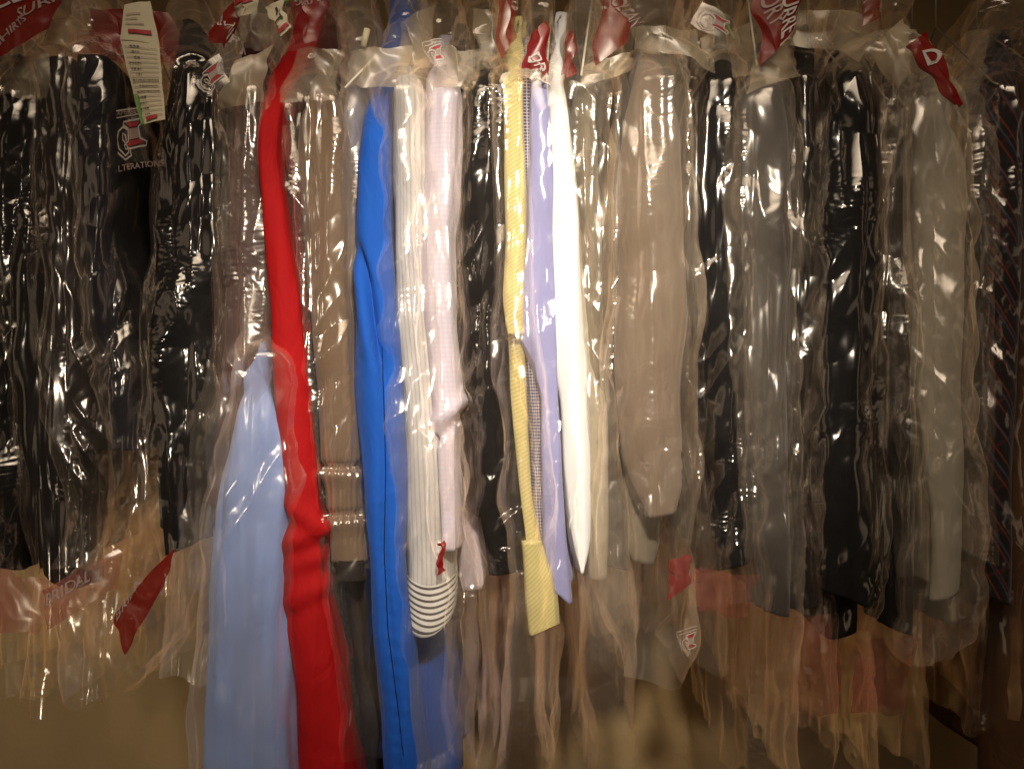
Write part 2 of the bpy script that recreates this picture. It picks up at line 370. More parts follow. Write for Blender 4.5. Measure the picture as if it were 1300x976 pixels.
def garment(key, name, label, cat, mat, rows, y0, bag=None, body=None, body_y=None, sleeve=True, depth=.10, k=1.0,
            amp=1., cuff=None, seed=None, top=True, body_mat=None, extra=None, group=None, hanger=True, disp=None, slant=None):
    seed = len(G) + 1 if seed is None else seed
    m = M[mat]
    c = (rows[0][1] + rows[0][2]) / 2
    root = thing(name, (X(c), YC, ZC + .55), label, cat, group)
    gp = 0 if mat in ('red', 'blue', 'white', 'yellow', 'lav', 'pink', 'lblue', 'ncheck', 'rib') else (4.5 if mat in ('black', 'black2') and rows[0][0] > 100 else 2.5)
    rows = [(r[0], r[1] - gp, r[2] + gp) + tuple(r[3:]) for r in rows]
    wb = seed if gp else None
    sl = random.Random(seed).choice([-1, 1]) * random.Random(seed + 5).uniform(.15, .55) if (gp and not cuff) else 0.
    if slant is not None: sl = slant
    if sleeve and top and gp:
        p0, p1 = rows[0], rows[1]; cc = (p0[1] + p0[2]) / 2; w = (p0[2] - p0[1]) / 2; sh = w * random.Random(seed + 9).uniform(-.25, .25)
        f_ = 55 / max(56, p1[0] - p0[0]); mid = tuple(a + (b - a) * f_ for a, b in zip(p0[:3], p1[:3]))
        ex = tuple(p0[3:4])
        rows = [(p0[0] - 14, cc - w * .5 + sh, cc + w * .5 + sh) + ex, (p0[0] + 12, cc - w * .78 + sh * .6, cc + w * .78 + sh * .6) + ex, (p0[0] + 55, mid[1], mid[2]) + ex] + rows[1:]
    if sleeve:
        r2 = list(rows)
        if top:
            p0 = rows[0]; yy = p0[3] if len(p0) > 3 else y0; cc = (p0[1] + p0[2]) / 2; w = (p0[2] - p0[1]) / 2
            r2 = [(p0[0] - 46, cc - w * .22, cc + w * .22, yy + .11), (p0[0] - 26, cc - w * .5, cc + w * .5, yy + .055), (p0[0] - 8, cc - w * .85, cc + w * .85, yy + .015)] + r2
        V, F, uv = tube(r2, y0, depth=depth, k=k, disp=disp or d_cloth(amp), seed=seed, wob=wb, slant=sl)
        mesh_obj('sleeve', V, F, m, root, uv)
        if body is None:
            body = []
            for r in rows:
                cc = (r[1] + r[2]) / 2; w = (r[2] - r[1]) / 2 * 1.02; body.append((r[0], cc - w, cc + w))
            body[-1] = (body[-1][0] - 25, body[-1][1], body[-1][2])
        by = y0 + .055 if body_y is None else body_y
        V, F, uv = tube(shoulder(body, by, rise=75), by, yc=YC, k=k, disp=d_cloth(amp), seed=seed + 50, nz=110, nf=30, wob=wb, slant=-sl)
        mesh_obj('body', V, F, M[body_mat] if body_mat else m, root, uv)
    else:
        r3 = shoulder(rows, y0) if top else rows
        V, F, uv = tube(r3, y0, yc=YC, k=k, disp=disp or d_cloth(amp), seed=seed, nz=160)
        mesh_obj('body', V, F, m, root, uv)
    if cuff:     # (rows, material)
        V, F, uv = tube(cuff[0], y0 - .003, depth=depth + .004, k=k, disp=d_cloth(.25), seed=seed, nz=24, closed_top=False, smooth=1, sag=.011 if cuff[1] == 'band' else 0., slant=.35 if cuff[1] == 'band' else 0.)
        mesh_obj('cuff', V, F, M[cuff[1]], root, uv)
    G[key] = dict(wob=wb, disp=disp or d_cloth(amp), root=root, rows=rows, body=body, y0=y0, c=c, seed=seed)
    if extra: extra(root)
    if hanger:
        hg = thing('wire_hanger', (X(c), YC, ZC + .60), 'wire hanger holding the ' + ' '.join(label.split(',')[0].split()[:12]), 'hanger', 'wire hangers along the rail')
        top_py = rows[0][0]; x = X(c); zt = Z(top_py, 0) + .004; za = ZC + .53
        pts = [(x, YC - .20, zt - .0), (x, YC - .19, zt + .010), (x, YC - .02, za - .006), (x, YC, za)]
        V, F = wire([(x, YC - .195, zt)] + [(x, YC - .19 + .19 * t, zt + (za - zt) * t) for t in (.05, .5, 1)] + [(x, YC + .19 * t, za + (zt - za) * t) for t in (.5, 1)], .0014)
        mesh_obj('arm', V, F, M['wire'], hg)
        zr = ZC + .66; hk = [(x, YC, za)] + [(x, YC, za + (zr - .03 - za) * t) for t in (.3, .6, 1)]
        hk = [(x, YC, za), (x, YC, zr - .045)] + [(x, YC + .0 + .0155 * math.sin(a) , zr - .001 - .0155 * math.cos(a) + .0) for a in np.linspace(-2.6 + math.pi * 0, 2.6, 14)][::-1]
        V, F = wire([(x, YC, za), (x, YC, zr - .03)] + [(x, YC + .0145 * math.cos(a), zr + .0145 * math.sin(a)) for a in np.linspace(math.radians(-60), math.radians(200), 12)], .0014)
        mesh_obj('hook', V, F, M['wire'], hg)
    return root

def auto_bag(key, short, mat='film', pad=6, y=None, rows=None, tail=110, tw=.8, amp=1., crinkle=1., ripple=.3, neck=True, ragged=.018, seed=None, label=None, cling=.010):
    g = G.get(key)
    if rows is None:
        R = g['rows']; y0 = g['y0']
        rows = [(r[0], r[1] - pad, r[2] + pad) + ((r[3] - cling,) if len(r) > 3 and r[3] is not None else ()) for r in R]
        b = g['body']
        last = rows[-1]
        cc = (last[1] + last[2]) / 2; w = max((last[2] - last[1]) / 2, 16)
        if b and b[-1][0] > last[0]:
            cb = (b[-1][1] + b[-1][2]) / 2; wb = (b[-1][2] - b[-1][1]) / 2 + pad
            rows.append((b[-1][0], cb - max(w, wb), cb + max(w, wb))); cc = cb; w = max(w, wb); last = rows[-1]
        rows += [(last[0] + tail * .4, cc - w * (tw + 1) / 2, cc + w * (tw + 1) / 2), (last[0] + tail, cc - w * tw, cc + w * tw)]
    yy = (g['y0'] if y is None and g else y) - (cling if y is None else 0)
    if neck:
        p = rows[0]; cc = (p[1] + p[2]) / 2; w = (p[2] - p[1]) / 2
        yt = p[3] if len(p) > 3 and p[3] is not None else yy
        rows = [(p[0] - 125, cc - w * .55, cc + w * .55, .18), (p[0] - 85, cc - w * .8, cc + w * .8, .12), (p[0] - 40, cc - w * .95, cc + w * .95, .055), (p[0] - 12, cc - w * 1.05, cc + w * 1.05, yt + .01)] + list(rows)
    sd = (g['seed'] if g else 0) + 200 if seed is None else seed
    V, F, uv = tube(rows, yy, yc=YC, k=.9, disp=d_film(amp, crinkle, ripple, g['disp'] if g else None), seed=sd, nz=560, nf=84, ns=26, nb=8, hem=False, closed_top=True, ragged=ragged, wob=g['wob'] if g else None, smooth=10, back_w=.9)
    nu_ = 84 + 26 * 2 + 8; npy = np.repeat(np.linspace(rows[0][0], rows[-1][0], 560), nu_); npy = np.concatenate([npy, np.full(len(V) - len(npy), rows[0][0])])
    if g:
        tp = g['rows'][0][0]; hm = max(g['rows'][-1][0], g['body'][-1][0] if g['body'] else 0)
        gath = 1.9 * np.clip((tp + 5 - npy) / 40, 0, 1) + np.clip((npy - hm) / 40, 0, 1) * .9
    else: gath = npy * 0
    c = (rows[len(rows) // 2][1] + rows[len(rows) // 2][2]) / 2
    root = thing('plastic_bag', (X(c), YC, ZC + .62), label or f"clear plastic dry-cleaning bag over the {short}", 'plastic bag', 'clear plastic bags over the clothes')
    o = mesh_obj('film', V, F, M[mat], root, uv)
    a_ = o.data.attributes.new('gather', 'FLOAT', 'POINT'); a_.data.foreach_set('value', gath.astype(np.float32))
    B[key] = root
    return root
B = {}

JA = 'jacket'; SH = 'shirt'
garment('a1', 'black_jacket', 'black jacket cut off by the left edge of the photo', JA, 'black', [(125, -70, 5), (300, -65, 12), (600, -60, 18), (712, -55, 10)], .03)
garment('a2', 'black_jacket', 'black jacket second from the left edge, in crinkled film', JA, 'black2', [(128, 2, 46), (300, 4, 58), (500, 14, 82), (650, 26, 94), (742, 44, 92)], .012)
garment('b', 'folded_trousers', 'dark brown folded trousers left of the navy ones, hem at mid height', 'trousers', 'brown', [(70, 40, 92), (150, 44, 98), (300, 52, 107), (450, 62, 124), (572, 76, 132)], .0, sleeve=False, top=False)
garment('c', 'folded_trousers', 'navy folded trousers hanging behind the long paper receipt', 'trousers', 'navy', [(70, 95, 128), (200, 98, 134), (300, 106, 140), (400, 116, 150), (572, 134, 176)], -.01, sleeve=False, top=False, k=.5)
garment('d', 'black_jacket', 'black jacket in glinting film right of the long paper receipt', JA, 'black', [(105, 212, 272), (200, 202, 270), (400, 188, 268), (550, 197, 260), (700, 206, 238)], -.03)
garment('e', 'maroon_jacket', 'dark maroon jacket immediately left of the red dress', JA, 'maroon', [(95, 292, 336), (200, 285, 336), (350, 283, 332), (480, 275, 322), (560, 262, 304), (640, 250, 282)], -.005)
garment('f', 'light_blue_dress', 'light blue dress flaring out below mid height beside the red dress', 'dress', 'lblue',
        [(110, 306, 330, .06), (300, 308, 332, .05), (450, 312, 336, .01), (505, 303, 346, -.03), (545, 288, 355), (600, 274, 360), (700, 260, 365), (800, 250, 368), (900, 242, 373), (1010, 236, 380)], -.045, sleeve=False, k=.7, amp=1.7)
def red_disp(P, t, s):
    z = P[..., 2]; x = P[..., 0]
    base = d_cloth(.75)(P, t, s)
    for (py, slope, a) in ((650, -.6, .005), (684, .35, .006), (710, .15, .003), (760, .5, .003)):
        zz = z - (Z(py, -.04) + slope * (x - X(385))); base = base + a * np.exp(-(zz / .013) ** 2) - a * .6 * np.exp(-((zz + .02) / .010) ** 2)
    return base
garment('g', 'red_dress', 'bright red dress hanging uncovered with a gathered fold near its knee', 'dress', 'red',
        [(-14, 380, 412, .17), (40, 366, 404, .10), (75, 350, 392, .045), (105, 334, 368, .0), (150, 322, 352), (200, 321, 349), (250, 328, 355), (330, 336, 366), (400, 343, 378), (500, 346, 390), (600, 352, 399), (640, 360, 402), (690, 354, 412), (720, 349, 408), (800, 358, 424), (885, 368, 436), (1010, 376, 452)], -.045,
        sleeve=False, top=False, disp=red_disp, k=.8)
garment('h', 'crochet_cardigan', 'thin dark crochet cardigan squeezed between red dress and taupe coat', 'cardigan', 'lace', [(150, 352, 372), (300, 364, 386), (400, 377, 396), (500, 386, 402), (600, 394, 412), (750, 408, 432), (900, 432, 452), (1000, 438, 456)], .0)
def tiers(P, t, s):
    z = P[..., 2]; b = d_cloth(.8)(P, t, s)
    for py in (592, 652):
        zz = z - Z(py, -.03); b = b - .006 * np.exp(-(zz / .004) ** 2) + .003 * np.exp(-((zz + .012) / .01) ** 2)
        b = b + .0016 * np.sin(P[..., 0] * 900) * np.exp(-(np.abs(zz) / .018))
    return b
garment('i', 'taupe_coat', 'taupe coat with tiered gathered cuff between red and royal blue', 'coat', 'taupe', [(140, 366, 440), (200, 371, 443), (300, 386, 446), (400, 393, 448), (500, 400, 451), (590, 409, 453), (650, 416, 458), (715, 423, 462)], -.03,
        body=[(140, 375, 435), (400, 400, 450), (700, 425, 466), (900, 442, 478), (1010, 446, 482)], body_mat='brown', disp=tiers,
        cuff=([(712, 423, 461), (738, 427, 461)], 'brown'))
garment('j', 'blue_grey_blouse', 'narrow blue-grey blouse just left of the royal blue shirt', 'blouse', 'bluegrey', [(128, 434, 462), (300, 438, 458), (450, 442, 456), (600, 452, 466)], .01)
def blue_disp(P, t, s):
    x = P[..., 0]; z = P[..., 2]; b = d_cloth(.7)(P, t, s)
    # long pinched slit running down to the sleeve seam
    xc = np.interp(-z, [-Z(310, -.05), -Z(360, -.05), -Z(480, -.05), -Z(700, -.05), -Z(900, -.05)], [X(452, -.05), X(466, -.05), X(488, -.05), X(488, -.05), X(504, -.05)])
    dp = np.interp(-z, [-Z(300, -.05), -Z(335, -.05), -Z(440, -.05), -Z(480, -.05), -Z(900, -.05)], [0, .012, .014, .004, .003])
    b = b - dp * np.exp(-((x - xc) / .0055) ** 2) + dp * .4 * np.exp(-((x - xc + .013) / .008) ** 2)
    zz = np.clip((Z(480) - z) / .2, 0, 1)
    b = b + .0010 * zz * np.sin(z * 330 + 90 * (x - xc) + 6 * gn(sc(P, 9, 9, 9), 3)) * np.exp(-np.abs(x - xc) / .012)
    return b
garment('k', 'royal_blue_shirt', 'royal blue shirt hanging uncovered with a seam down its sleeve', SH, 'blue',
        [(-5, 505, 528, .16), (60, 486, 516, .09), (100, 473, 502, .04), (135, 465, 492, .0), (165, 457, 493), (200, 450, 494), (300, 447, 492), (400, 447, 500), (500, 446, 508), (600, 455, 512), (700, 465, 508), (800, 470, 517), (885, 479, 530), (1010, 486, 545)], -.05,
        top=False, disp=blue_disp, depth=.09, body=[(60, 490, 514, .12), (140, 470, 500), (400, 462, 508), (600, 468, 522), (760, 480, 528), (800, 485, 560), (900, 500, 574), (1010, 505, 580)], body_y=.03)
garment('l', 'ribbed_cardigan', 'white ribbed cardigan with dark striped hem, right of royal blue', 'cardigan', 'rib', [(112, 500, 532), (200, 500, 536), (300, 500, 540), (400, 502, 550), (500, 508, 562), (600, 511, 572), (700, 512, 576), (746, 514, 576)], -.035, k=.9,
        cuff=([(732, 513, 577), (760, 514, 577), (797, 519, 572)], 'band'), depth=.1)
def m_disp(P, t, s):
    z = P[..., 2]; x = P[..., 0]
    zz = z - (Z(520) + .9 * (x - X(575)))
    return d_cloth(1.)(P, t, s) + .007 * np.exp(-(zz / .012) ** 2) - .006 * np.exp(-((zz + .02) / .009) ** 2)
garment('m', 'pink_check_shirt', 'pale pink finely checked shirt between ribbed cardigan and black jacket', SH, 'pink', [(112, 540, 582), (200, 536, 582), (300, 531, 573), (400, 533, 577), (480, 545, 584), (530, 550, 588), (565, 556, 578), (640, 558, 584), (700, 560, 586)], -.045,
        body=[(112, 545, 580), (400, 540, 572), (600, 558, 592), (660, 568, 615), (700, 574, 625), (750, 580, 610)], body_y=.04, disp=m_disp, k=.8)
garment('n1', 'black_shirt', 'thin black shirt touching the right side of the pink checked shirt', SH, 'black', [(112, 574, 594), (300, 574, 596), (500, 580, 606), (655, 594, 622)], .005)
garment('n2', 'black_jacket', 'black jacket left of the yellow striped shirt, in shiny film', JA, 'black2', [(122, 586, 648), (300, 586, 652), (450, 592, 655), (600, 606, 662), (728, 632, 674)], -.03, k=.75)
garment('o', 'yellow_shirt', 'yellow diagonally striped shirt with its tail showing below', SH, 'yellow', [(20, 653, 664, .10), (70, 646, 664, .03), (100, 641, 663), (200, 643, 666), (300, 643, 669), (375, 640, 665), (400, 644, 662), (425, 650, 661)], -.045, top=False,
        body=[(90, 645, 662), (300, 645, 664), (400, 648, 660), (550, 656, 666), (640, 662, 674), (700, 668, 688)], body_y=-.022, k=.9, depth=.07, extra=lambda r: mesh_obj('shirt_tail', *(lambda q: (q[0], q[1], M['yellow'], r, q[2]))(tube([(690, 664, 686), (735, 667, 702), (775, 670, 706), (802, 674, 708)], -.058, depth=.03, k=.5, slant=.4, disp=d_cloth(.9), seed=91, nz=60))))
garment('p', 'navy_check_shirt', 'navy and white micro-check shirt squeezed beside the lavender shirt', SH, 'ncheck', [(95, 660, 674), (200, 659, 678), (400, 664, 682), (500, 672, 687), (600, 677, 691), (738, 682, 706)], -.02, k=.6)
garment('q', 'lavender_shirt', 'lavender shirt tucked against the left of the bright white shirt', SH, 'lav', [(100, 672, 692), (200, 671, 699), (300, 668, 702), (400, 656, 704), (425, 657, 705), (470, 677, 706), (500, 686, 708), (600, 690, 712), (700, 692, 718), (757, 700, 724)], -.045, k=.5, slant=-1.0,
        body=[(110, 676, 696), (500, 690, 710), (690, 700, 722), (745, 708, 726)])
garment('r', 'white_shirt', 'bright white shirt hanging uncovered near the middle', SH, 'white', [(15, 706, 720, .14), (65, 702, 714, .05), (105, 699, 714, .0), (150, 696, 723), (200, 695, 729), (300, 698, 738), (400, 701, 746), (470, 705, 754), (505, 711, 753), (600, 715, 757), (690, 723, 757), (715, 728, 752), (730, 735, 744)], -.045, top=False, k=.8,
        body=[(105, 702, 716), (400, 716, 750), (520, 738, 768), (650, 742, 772), (735, 746, 768)], amp=.8, body_mat='cream', depth=.07)
garment('s1', 'olive_grey_shirt', 'olive-grey shirt in cloudy film right of the white shirt', SH, 'khaki', [(125, 730, 758), (300, 734, 762), (500, 744, 768), (640, 748, 770)], .01)
garment('s2', 'dark_maroon_blouse', 'dark blouse with maroon lower part left of the taupe coat with rounded cuff', 'blouse', 'black2', [(130, 762, 794), (300, 764, 794), (480, 768, 796), (600, 768, 796), (720, 770, 792)], .02, body_mat='maroon')
def coat_buttons(root):
    for k_, py in enumerate((578, 598, 618, 638)):
        c = np.array([X(862 - k_ * 1.5, -.03), -.028, Z(py, -.03)]); V = [c + np.array([0, -.003, 0])]; F = []
        for i in range(14):
            a = 2 * math.pi * i / 14; V.append(c + np.array([.0062 * math.cos(a), -.0025, .0062 * math.sin(a)]))
        for i in range(14):
            a = 2 * math.pi * i / 14; V.append(c + np.array([.0066 * math.cos(a), .003, .0066 * math.sin(a)]))
        for i in range(14): j = (i + 1) % 14; F.append((0, 1 + i, 1 + j)); F.append((1 + i, 15 + i, 15 + j, 1 + j))
        mesh_obj('button', V, F, M['button'], root)
garment('t', 'taupe_coat', 'taupe coat with broad rounded cuff in the right half', 'coat', 'tan', [(98, 806, 862), (150, 800, 870), (300, 793, 873), (400, 791, 875), (500, 797, 868), (580, 802, 863), (630, 812, 860), (656, 826, 852)], -.045,
        body=[(98, 805, 860), (500, 786, 850), (650, 786, 848), (695, 792, 842), (716, 804, 830)], body_mat='khaki', body_y=.01, extra=coat_buttons)
garment('u', 'brown_jacket', 'narrow brown jacket hugging the right side of the taupe coat', JA, 'brown', [(125, 868, 892), (300, 872, 894), (500, 877, 897), (650, 882, 904), (725, 890, 908)], .015)
garment('v', 'navy_jacket', 'near-black jacket right of the narrow brown one, hem at lower right', JA, 'black', [(112, 888, 946), (200, 884, 950), (400, 888, 955), (600, 906, 960), (718, 916, 964)], -.012)
garment('w', 'grey_brown_jacket', 'grey-brown jacket under cloudy film between two black ones', JA, 'greybrown', [(130, 950, 1002), (300, 948, 1004), (500, 957, 1005), (700, 964, 1005), (782, 972, 1003)], -.02)
garment('x', 'black_jacket', 'slim black jacket between the grey-brown one and the glossy black one', JA, 'black2', [(112, 1010, 1046), (300, 1007, 1045), (500, 1007, 1046), (700, 1009, 1050), (772, 1012, 1052)], .0)
garment('y', 'black_coat', 'widest glossy black coat in the right third, two hems low down', 'coat', 'black', [(108, 1060, 1116), (200, 1052, 1119), (400, 1044, 1118), (600, 1047, 1119), (700, 1052, 1118), (766, 1060, 1114)], -.03,
        body=[(110, 1056, 1110), (600, 1046, 1100), (740, 1050, 1090), (808, 1056, 1088)], body_y=.02)
garment('z', 'black_jacket', 'slim black jacket between the widest black coat and the cream blouse', JA, 'black', [(138, 1121, 1152), (300, 1121, 1155), (600, 1126, 1158), (802, 1128, 1158)], .0)
garment('aa', 'cream_blouse', 'cream blouse in baggy glinting film near the right edge', 'blouse', 'cream', [(150, 1166, 1230), (300, 1162, 1234), (500, 1170, 1228), (650, 1184, 1226), (760, 1188, 1222)], -.01,
        body=[(150, 1160, 1215), (400, 1158, 1205), (700, 1172, 1222), (790, 1185, 1225)])
garment('ab', 'taupe_blouse', 'slim taupe blouse left of the cream blouse near the right', 'blouse', 'khaki', [(150, 1152, 1172), (400, 1155, 1180), (560, 1160, 1184), (740, 1168, 1190)], .01, top=True)
garment('ac', 'brown_cardigan', 'slim brown cardigan between cream blouse and rust striped shirt', 'cardigan', 'charcoal', [(180, 1236, 1252), (300, 1236, 1252), (450, 1230, 1250), (600, 1236, 1254)], .01)
garment('ad', 'rust_striped_shirt', 'dark shirt with rust and blue diagonal stripes at the right edge', SH, 'plaid', [(118, 1252, 1306), (300, 1248, 1308), (500, 1246, 1304), (700, 1246, 1292), (764, 1250, 1288)], .005)
garment('ae', 'brown_coat', 'long rust brown coat cut off by the right edge', 'coat', 'rust', [(100, 1310, 1370), (500, 1304, 1370), (700, 1288, 1368), (1010, 1276, 1365)], .02)

def seam(key, part, pts, mat):
    from mathutils.bvhtree import BVHTree
    from mathutils import Vector
    o = [c for c in G[key]['root'].children if c.name.split('.')[0] == part][0]; off = np.array(G[key]['root'].location)
    me = o.data; bv = BVHTree.FromPolygons([tuple(v.co) for v in me.vertices], [tuple(p.vertices) for p in me.polygons])
    path = []
    pts = np.array(pts, float); pys = np.arange(pts[0, 0], pts[-1, 0], 3.)
    for i, py in enumerate(pys):
        px = np.interp(py, pts[:, 0], pts[:, 1]); h = bv.ray_cast(Vector((X(px, -.05), -.5, Z(py, -.05))) - Vector(off), Vector((0, 1, 0)))[0]
        if h is not None: path.append(np.array(h) + off + np.array([.0004 * (i % 2), -.0001, 0]))
    V, F = wire(path, .0006, 5); mesh_obj('stitched_seam', V, F, M[mat], o)
seam('k', 'sleeve', [(440, 484), (520, 487), (600, 489), (700, 487), (800, 492), (880, 502), (960, 512)], 'navy')
# ------------------------------------------------------------------ plastic bags
auto_bag('a1', 'black jacket at the left edge', 'film_crisp', crinkle=1.15, ripple=.5, pad=7, tail=185, tw=1.2)
auto_bag('a2', 'second black jacket from the left', 'film_crisp', crinkle=1.15, ripple=.5, pad=5, tail=150, tw=1.3)
auto_bag('b', 'dark brown folded trousers', 'film', rows=[(70, 38, 94), (150, 42, 100), (300, 50, 110), (450, 58, 128), (575, 70, 136), (640, 84, 130), (700, 82, 122), (745, 68, 112)], y=-.012)
auto_bag('c', 'navy folded trousers', 'film', rows=[(72, 92, 131), (200, 95, 138), (300, 103, 144), (400, 113, 155), (575, 130, 188), (660, 134, 205), (720, 100, 214), (760, 78, 208), (830, 84, 180), (880, 92, 140)], y=-.022)
auto_bag('d', 'black jacket beside the long receipt', 'film_crisp', crinkle=1.15, ripple=.5, pad=8, tail=60, tw=.5)
auto_bag('e', 'dark maroon jacket', 'film_soft', rows=[(110, 275, 342), (300, 268, 344), (430, 266, 342), (500, 258, 320), (600, 234, 285), (700, 216, 262), (860, 204, 252)], y=-.03)
auto_bag('f', 'light blue dress', 'film_soft', rows=[(100, 300, 336, .04), (300, 302, 338, .03), (420, 306, 342, -.02), (450, 304, 344), (500, 290, 358), (600, 268, 366), (700, 253, 368), (800, 242, 370), (900, 235, 374), (1012, 228, 382)], y=-.058, neck=False, ragged=0, crinkle=.8)
auto_bag('h', 'crochet cardigan', 'film', pad=3)
auto_bag('i', 'taupe coat with the gathered cuff', 'film', rows=[(120, 362, 436), (160, 360, 446), (300, 374, 449), (400, 386, 452), (590, 404, 457), (720, 414, 466), (850, 428, 480), (960, 440, 488)], y=-.042, crinkle=.75)
auto_bag('j', 'blue-grey blouse', 'film_soft', pad=5)
auto_bag('l', 'white ribbed cardigan', 'film_soft', amp=1.4, rows=[(112, 494, 534), (300, 496, 540), (400, 496, 548), (500, 504, 560), (600, 506, 576), (700, 505, 582), (780, 512, 582), (870, 522, 580), (980, 526, 585)], y=-.048)
auto_bag('m', 'pink checked shirt', 'film_tight', pad=5, tail=200, tw=1.0)
auto_bag('n2', 'black jacket left of yellow', 'film_crisp', crinkle=1.15, ripple=.5, pad=5, tail=260, tw=1.)
auto_bag('o', 'yellow striped shirt', 'film', rows=[(100, 638, 668), (200, 640, 670), (300, 641, 673), (400, 640, 667), (560, 652, 678), (700, 660, 696), (730, 662, 700), (812, 655, 705), (980, 650, 700)], y=-.052)
auto_bag('q', 'lavender and navy checked shirts', 'film', rows=[(100, 668, 696), (200, 667, 703), (300, 664, 706), (425, 652, 709), (550, 683, 715), (700, 690, 722), (760, 700, 730), (860, 700, 735), (980, 706, 745)])
auto_bag('s1', 'olive-grey shirt', 'film_soft', rows=[(110, 722, 762), (200, 724, 768), (300, 732, 770), (420, 738, 766), (540, 742, 778), (700, 748, 790), (800, 752, 800), (980, 756, 806)], y=-.03)
auto_bag('s2', 'dark blouse with maroon', 'film', pad=6, tail=80)
auto_bag('t', 'taupe coat with the rounded cuff', 'film_soft', rows=[(98, 798, 868), (150, 793, 876), (300, 786, 880), (400, 784, 882), (500, 780, 874), (600, 778, 872), (700, 776, 868), (760, 780, 878), (820, 792, 880), (860, 800, 850)], y=-.058)
auto_bag('u', 'narrow brown jacket', 'film', pad=5)
auto_bag('v', 'near-black jacket', 'film_tight', pad=6, tail=60, tw=1.1)
auto_bag('w', 'grey-brown jacket', 'film_soft', pad=5, tail=220, tw=1.)
auto_bag('x', 'slim black jacket by the grey-brown one', 'film_tight', pad=4, tail=200, tw=1.)
auto_bag('y', 'widest black coat', 'film_crisp', crinkle=1.15, ripple=.5, pad=5, tail=200, tw=1.2)
auto_bag('z', 'slim black jacket by the cream blouse', 'film_tight', pad=4, tail=180, tw=1.1)
auto_bag('aa', 'cream blouse', 'film_soft', crinkle=1.7, amp=1.4, rows=[(40, 1108, 1160, .02), (60, 1106, 1185), (110, 1130, 1228), (200, 1150, 1240), (400, 1152, 1244), (500, 1154, 1236), (620, 1158, 1246), (750, 1164, 1242), (800, 1170, 1232), (838, 1176, 1208)], y=-.05, neck=False)
auto_bag('ac', 'brown cardigan', 'film_soft', pad=4)
auto_bag('ad', 'rust striped shirt', 'film_crisp', pad=5, tail=170)

exec_late = []
# ------------------------------------------------------------------ flat flaps, prints, tags
def patch(name, quad, y, mat, parent, nx=26, nz=26, amp=.006, seed=0, bow=.012, ew=1.):
    """a soft sheet spanning four corners (tl, tr, br, bl); returns the object and its surface function"""
    ys = y if isinstance(y, (list, tuple)) else [y] * 4
    C = np.array([[X(q[0], yy), yy, Z(q[1], yy)] for q, yy in zip(quad, ys)])
    def surf(u, v, off=0.):
        u = np.asarray(u, float); v = np.asarray(v, float)
        P = ((1 - u) * (1 - v))[..., None] * C[0] + (u * (1 - v))[..., None] * C[1] + (u * v)[..., None] * C[2] + ((1 - u) * v)[..., None] * C[3]
        d = amp * (1.2 * gn(sc(P, 14, 14, 9), seed) + .8 * np.abs(gn(shear(P, 30, 30, 14, .7), seed + 1))) - bow * (4 * u * (1 - u)) * .7
        P = P.copy(); P[..., 1] += d - off
        e = .010 * gn(np.stack([u * 2.3, v * 2.3, u * 0 + seed], -1)) * ew; P[..., 0] += e; P[..., 2] += e * .7
        return P
    u, v = np.meshgrid(np.linspace(0, 1, nx), np.linspace(0, 1, nz))
    P = surf(u, v); V = P.reshape(-1, 3)
    i = np.arange(nz - 1)[:, None] * nx; j = np.arange(nx - 1)[None]
    F = np.stack([i + j, i + nx + j, i + nx + j + 1, i + j + 1], -1).reshape(-1, 4)
    o = mesh_obj(name, V, F, M[mat], parent, np.stack([u, v], -1).reshape(-1, 2))
    return o, surf
def lettering(surf, txt, u0, v0, h, mat, parent, rot=0., aspect=1., off=.0016, size_uv=None):
    """write txt on a patch: (u0, v0) is its start, h its height in v, aspect the patch's width over height"""
    c = bpy.data.curves.new('t', 'FONT'); c.body = txt; c.offset = .012
    o = bpy.data.objects.new('t', c); S.collection.objects.link(o)
    bpy.context.view_layer.update()
    me = bpy.data.meshes.new_from_object(o.evaluated_get(bpy.context.evaluated_depsgraph_get()))
    bpy.data.objects.remove(o); bpy.data.curves.remove(c)
    V = np.zeros(len(me.vertices) * 3); me.vertices.foreach_get('co', V); V = V.reshape(-1, 3)
    F = [tuple(p.vertices) for p in me.polygons]; bpy.data.meshes.remove(me)
    cr, sr = math.cos(rot), math.sin(rot)
    a = (V[:, 0] * cr - V[:, 1] * sr) * h; b = (V[:, 0] * sr + V[:, 1] * cr) * h
    P = surf(u0 + a / aspect, v0 - b, off)
    return mesh_obj('lettering', P, F, M[mat], parent, smooth=False)
def strokes(surf, lines, mat, parent, aspect=1., wd=.02, off=.0018, name='emblem'):
    V = []; F = []
    for ln in lines:
        ln = np.array(ln, float); w = wd
        # resample
        pts = [ln[0]]
        for a, b in zip(ln[:-1], ln[1:]):
            n = max(1, int(np.linalg.norm(b - a) / .08)); pts += [a + (b - a) * (k + 1) / n for k in range(n)]
        pts = np.array(pts)
        for i, p in enumerate(pts):
            t = pts[min(i + 1, len(pts) - 1)] - pts[max(i - 1, 0)]; t /= np.linalg.norm(t) + 1e-9; nrm = np.array([-t[1], t[0]])
            V += [p + nrm * w, p - nrm * w]
            if i: k = len(V); F.append((k - 4, k - 3, k - 1, k - 2))
    V = np.array(V); P = surf(V[:, 0], V[:, 1], off)
    return mesh_obj(name, P, F, M[mat], parent, smooth=False)
def fill(surf, poly, mat, parent, off=.0014, name='emblem_fill'):
    P = surf(np.array([p[0] for p in poly]), np.array([p[1] for p in poly]), off)
    return mesh_obj(name, P, [tuple(range(len(poly)))], M[mat], parent, smooth=False)
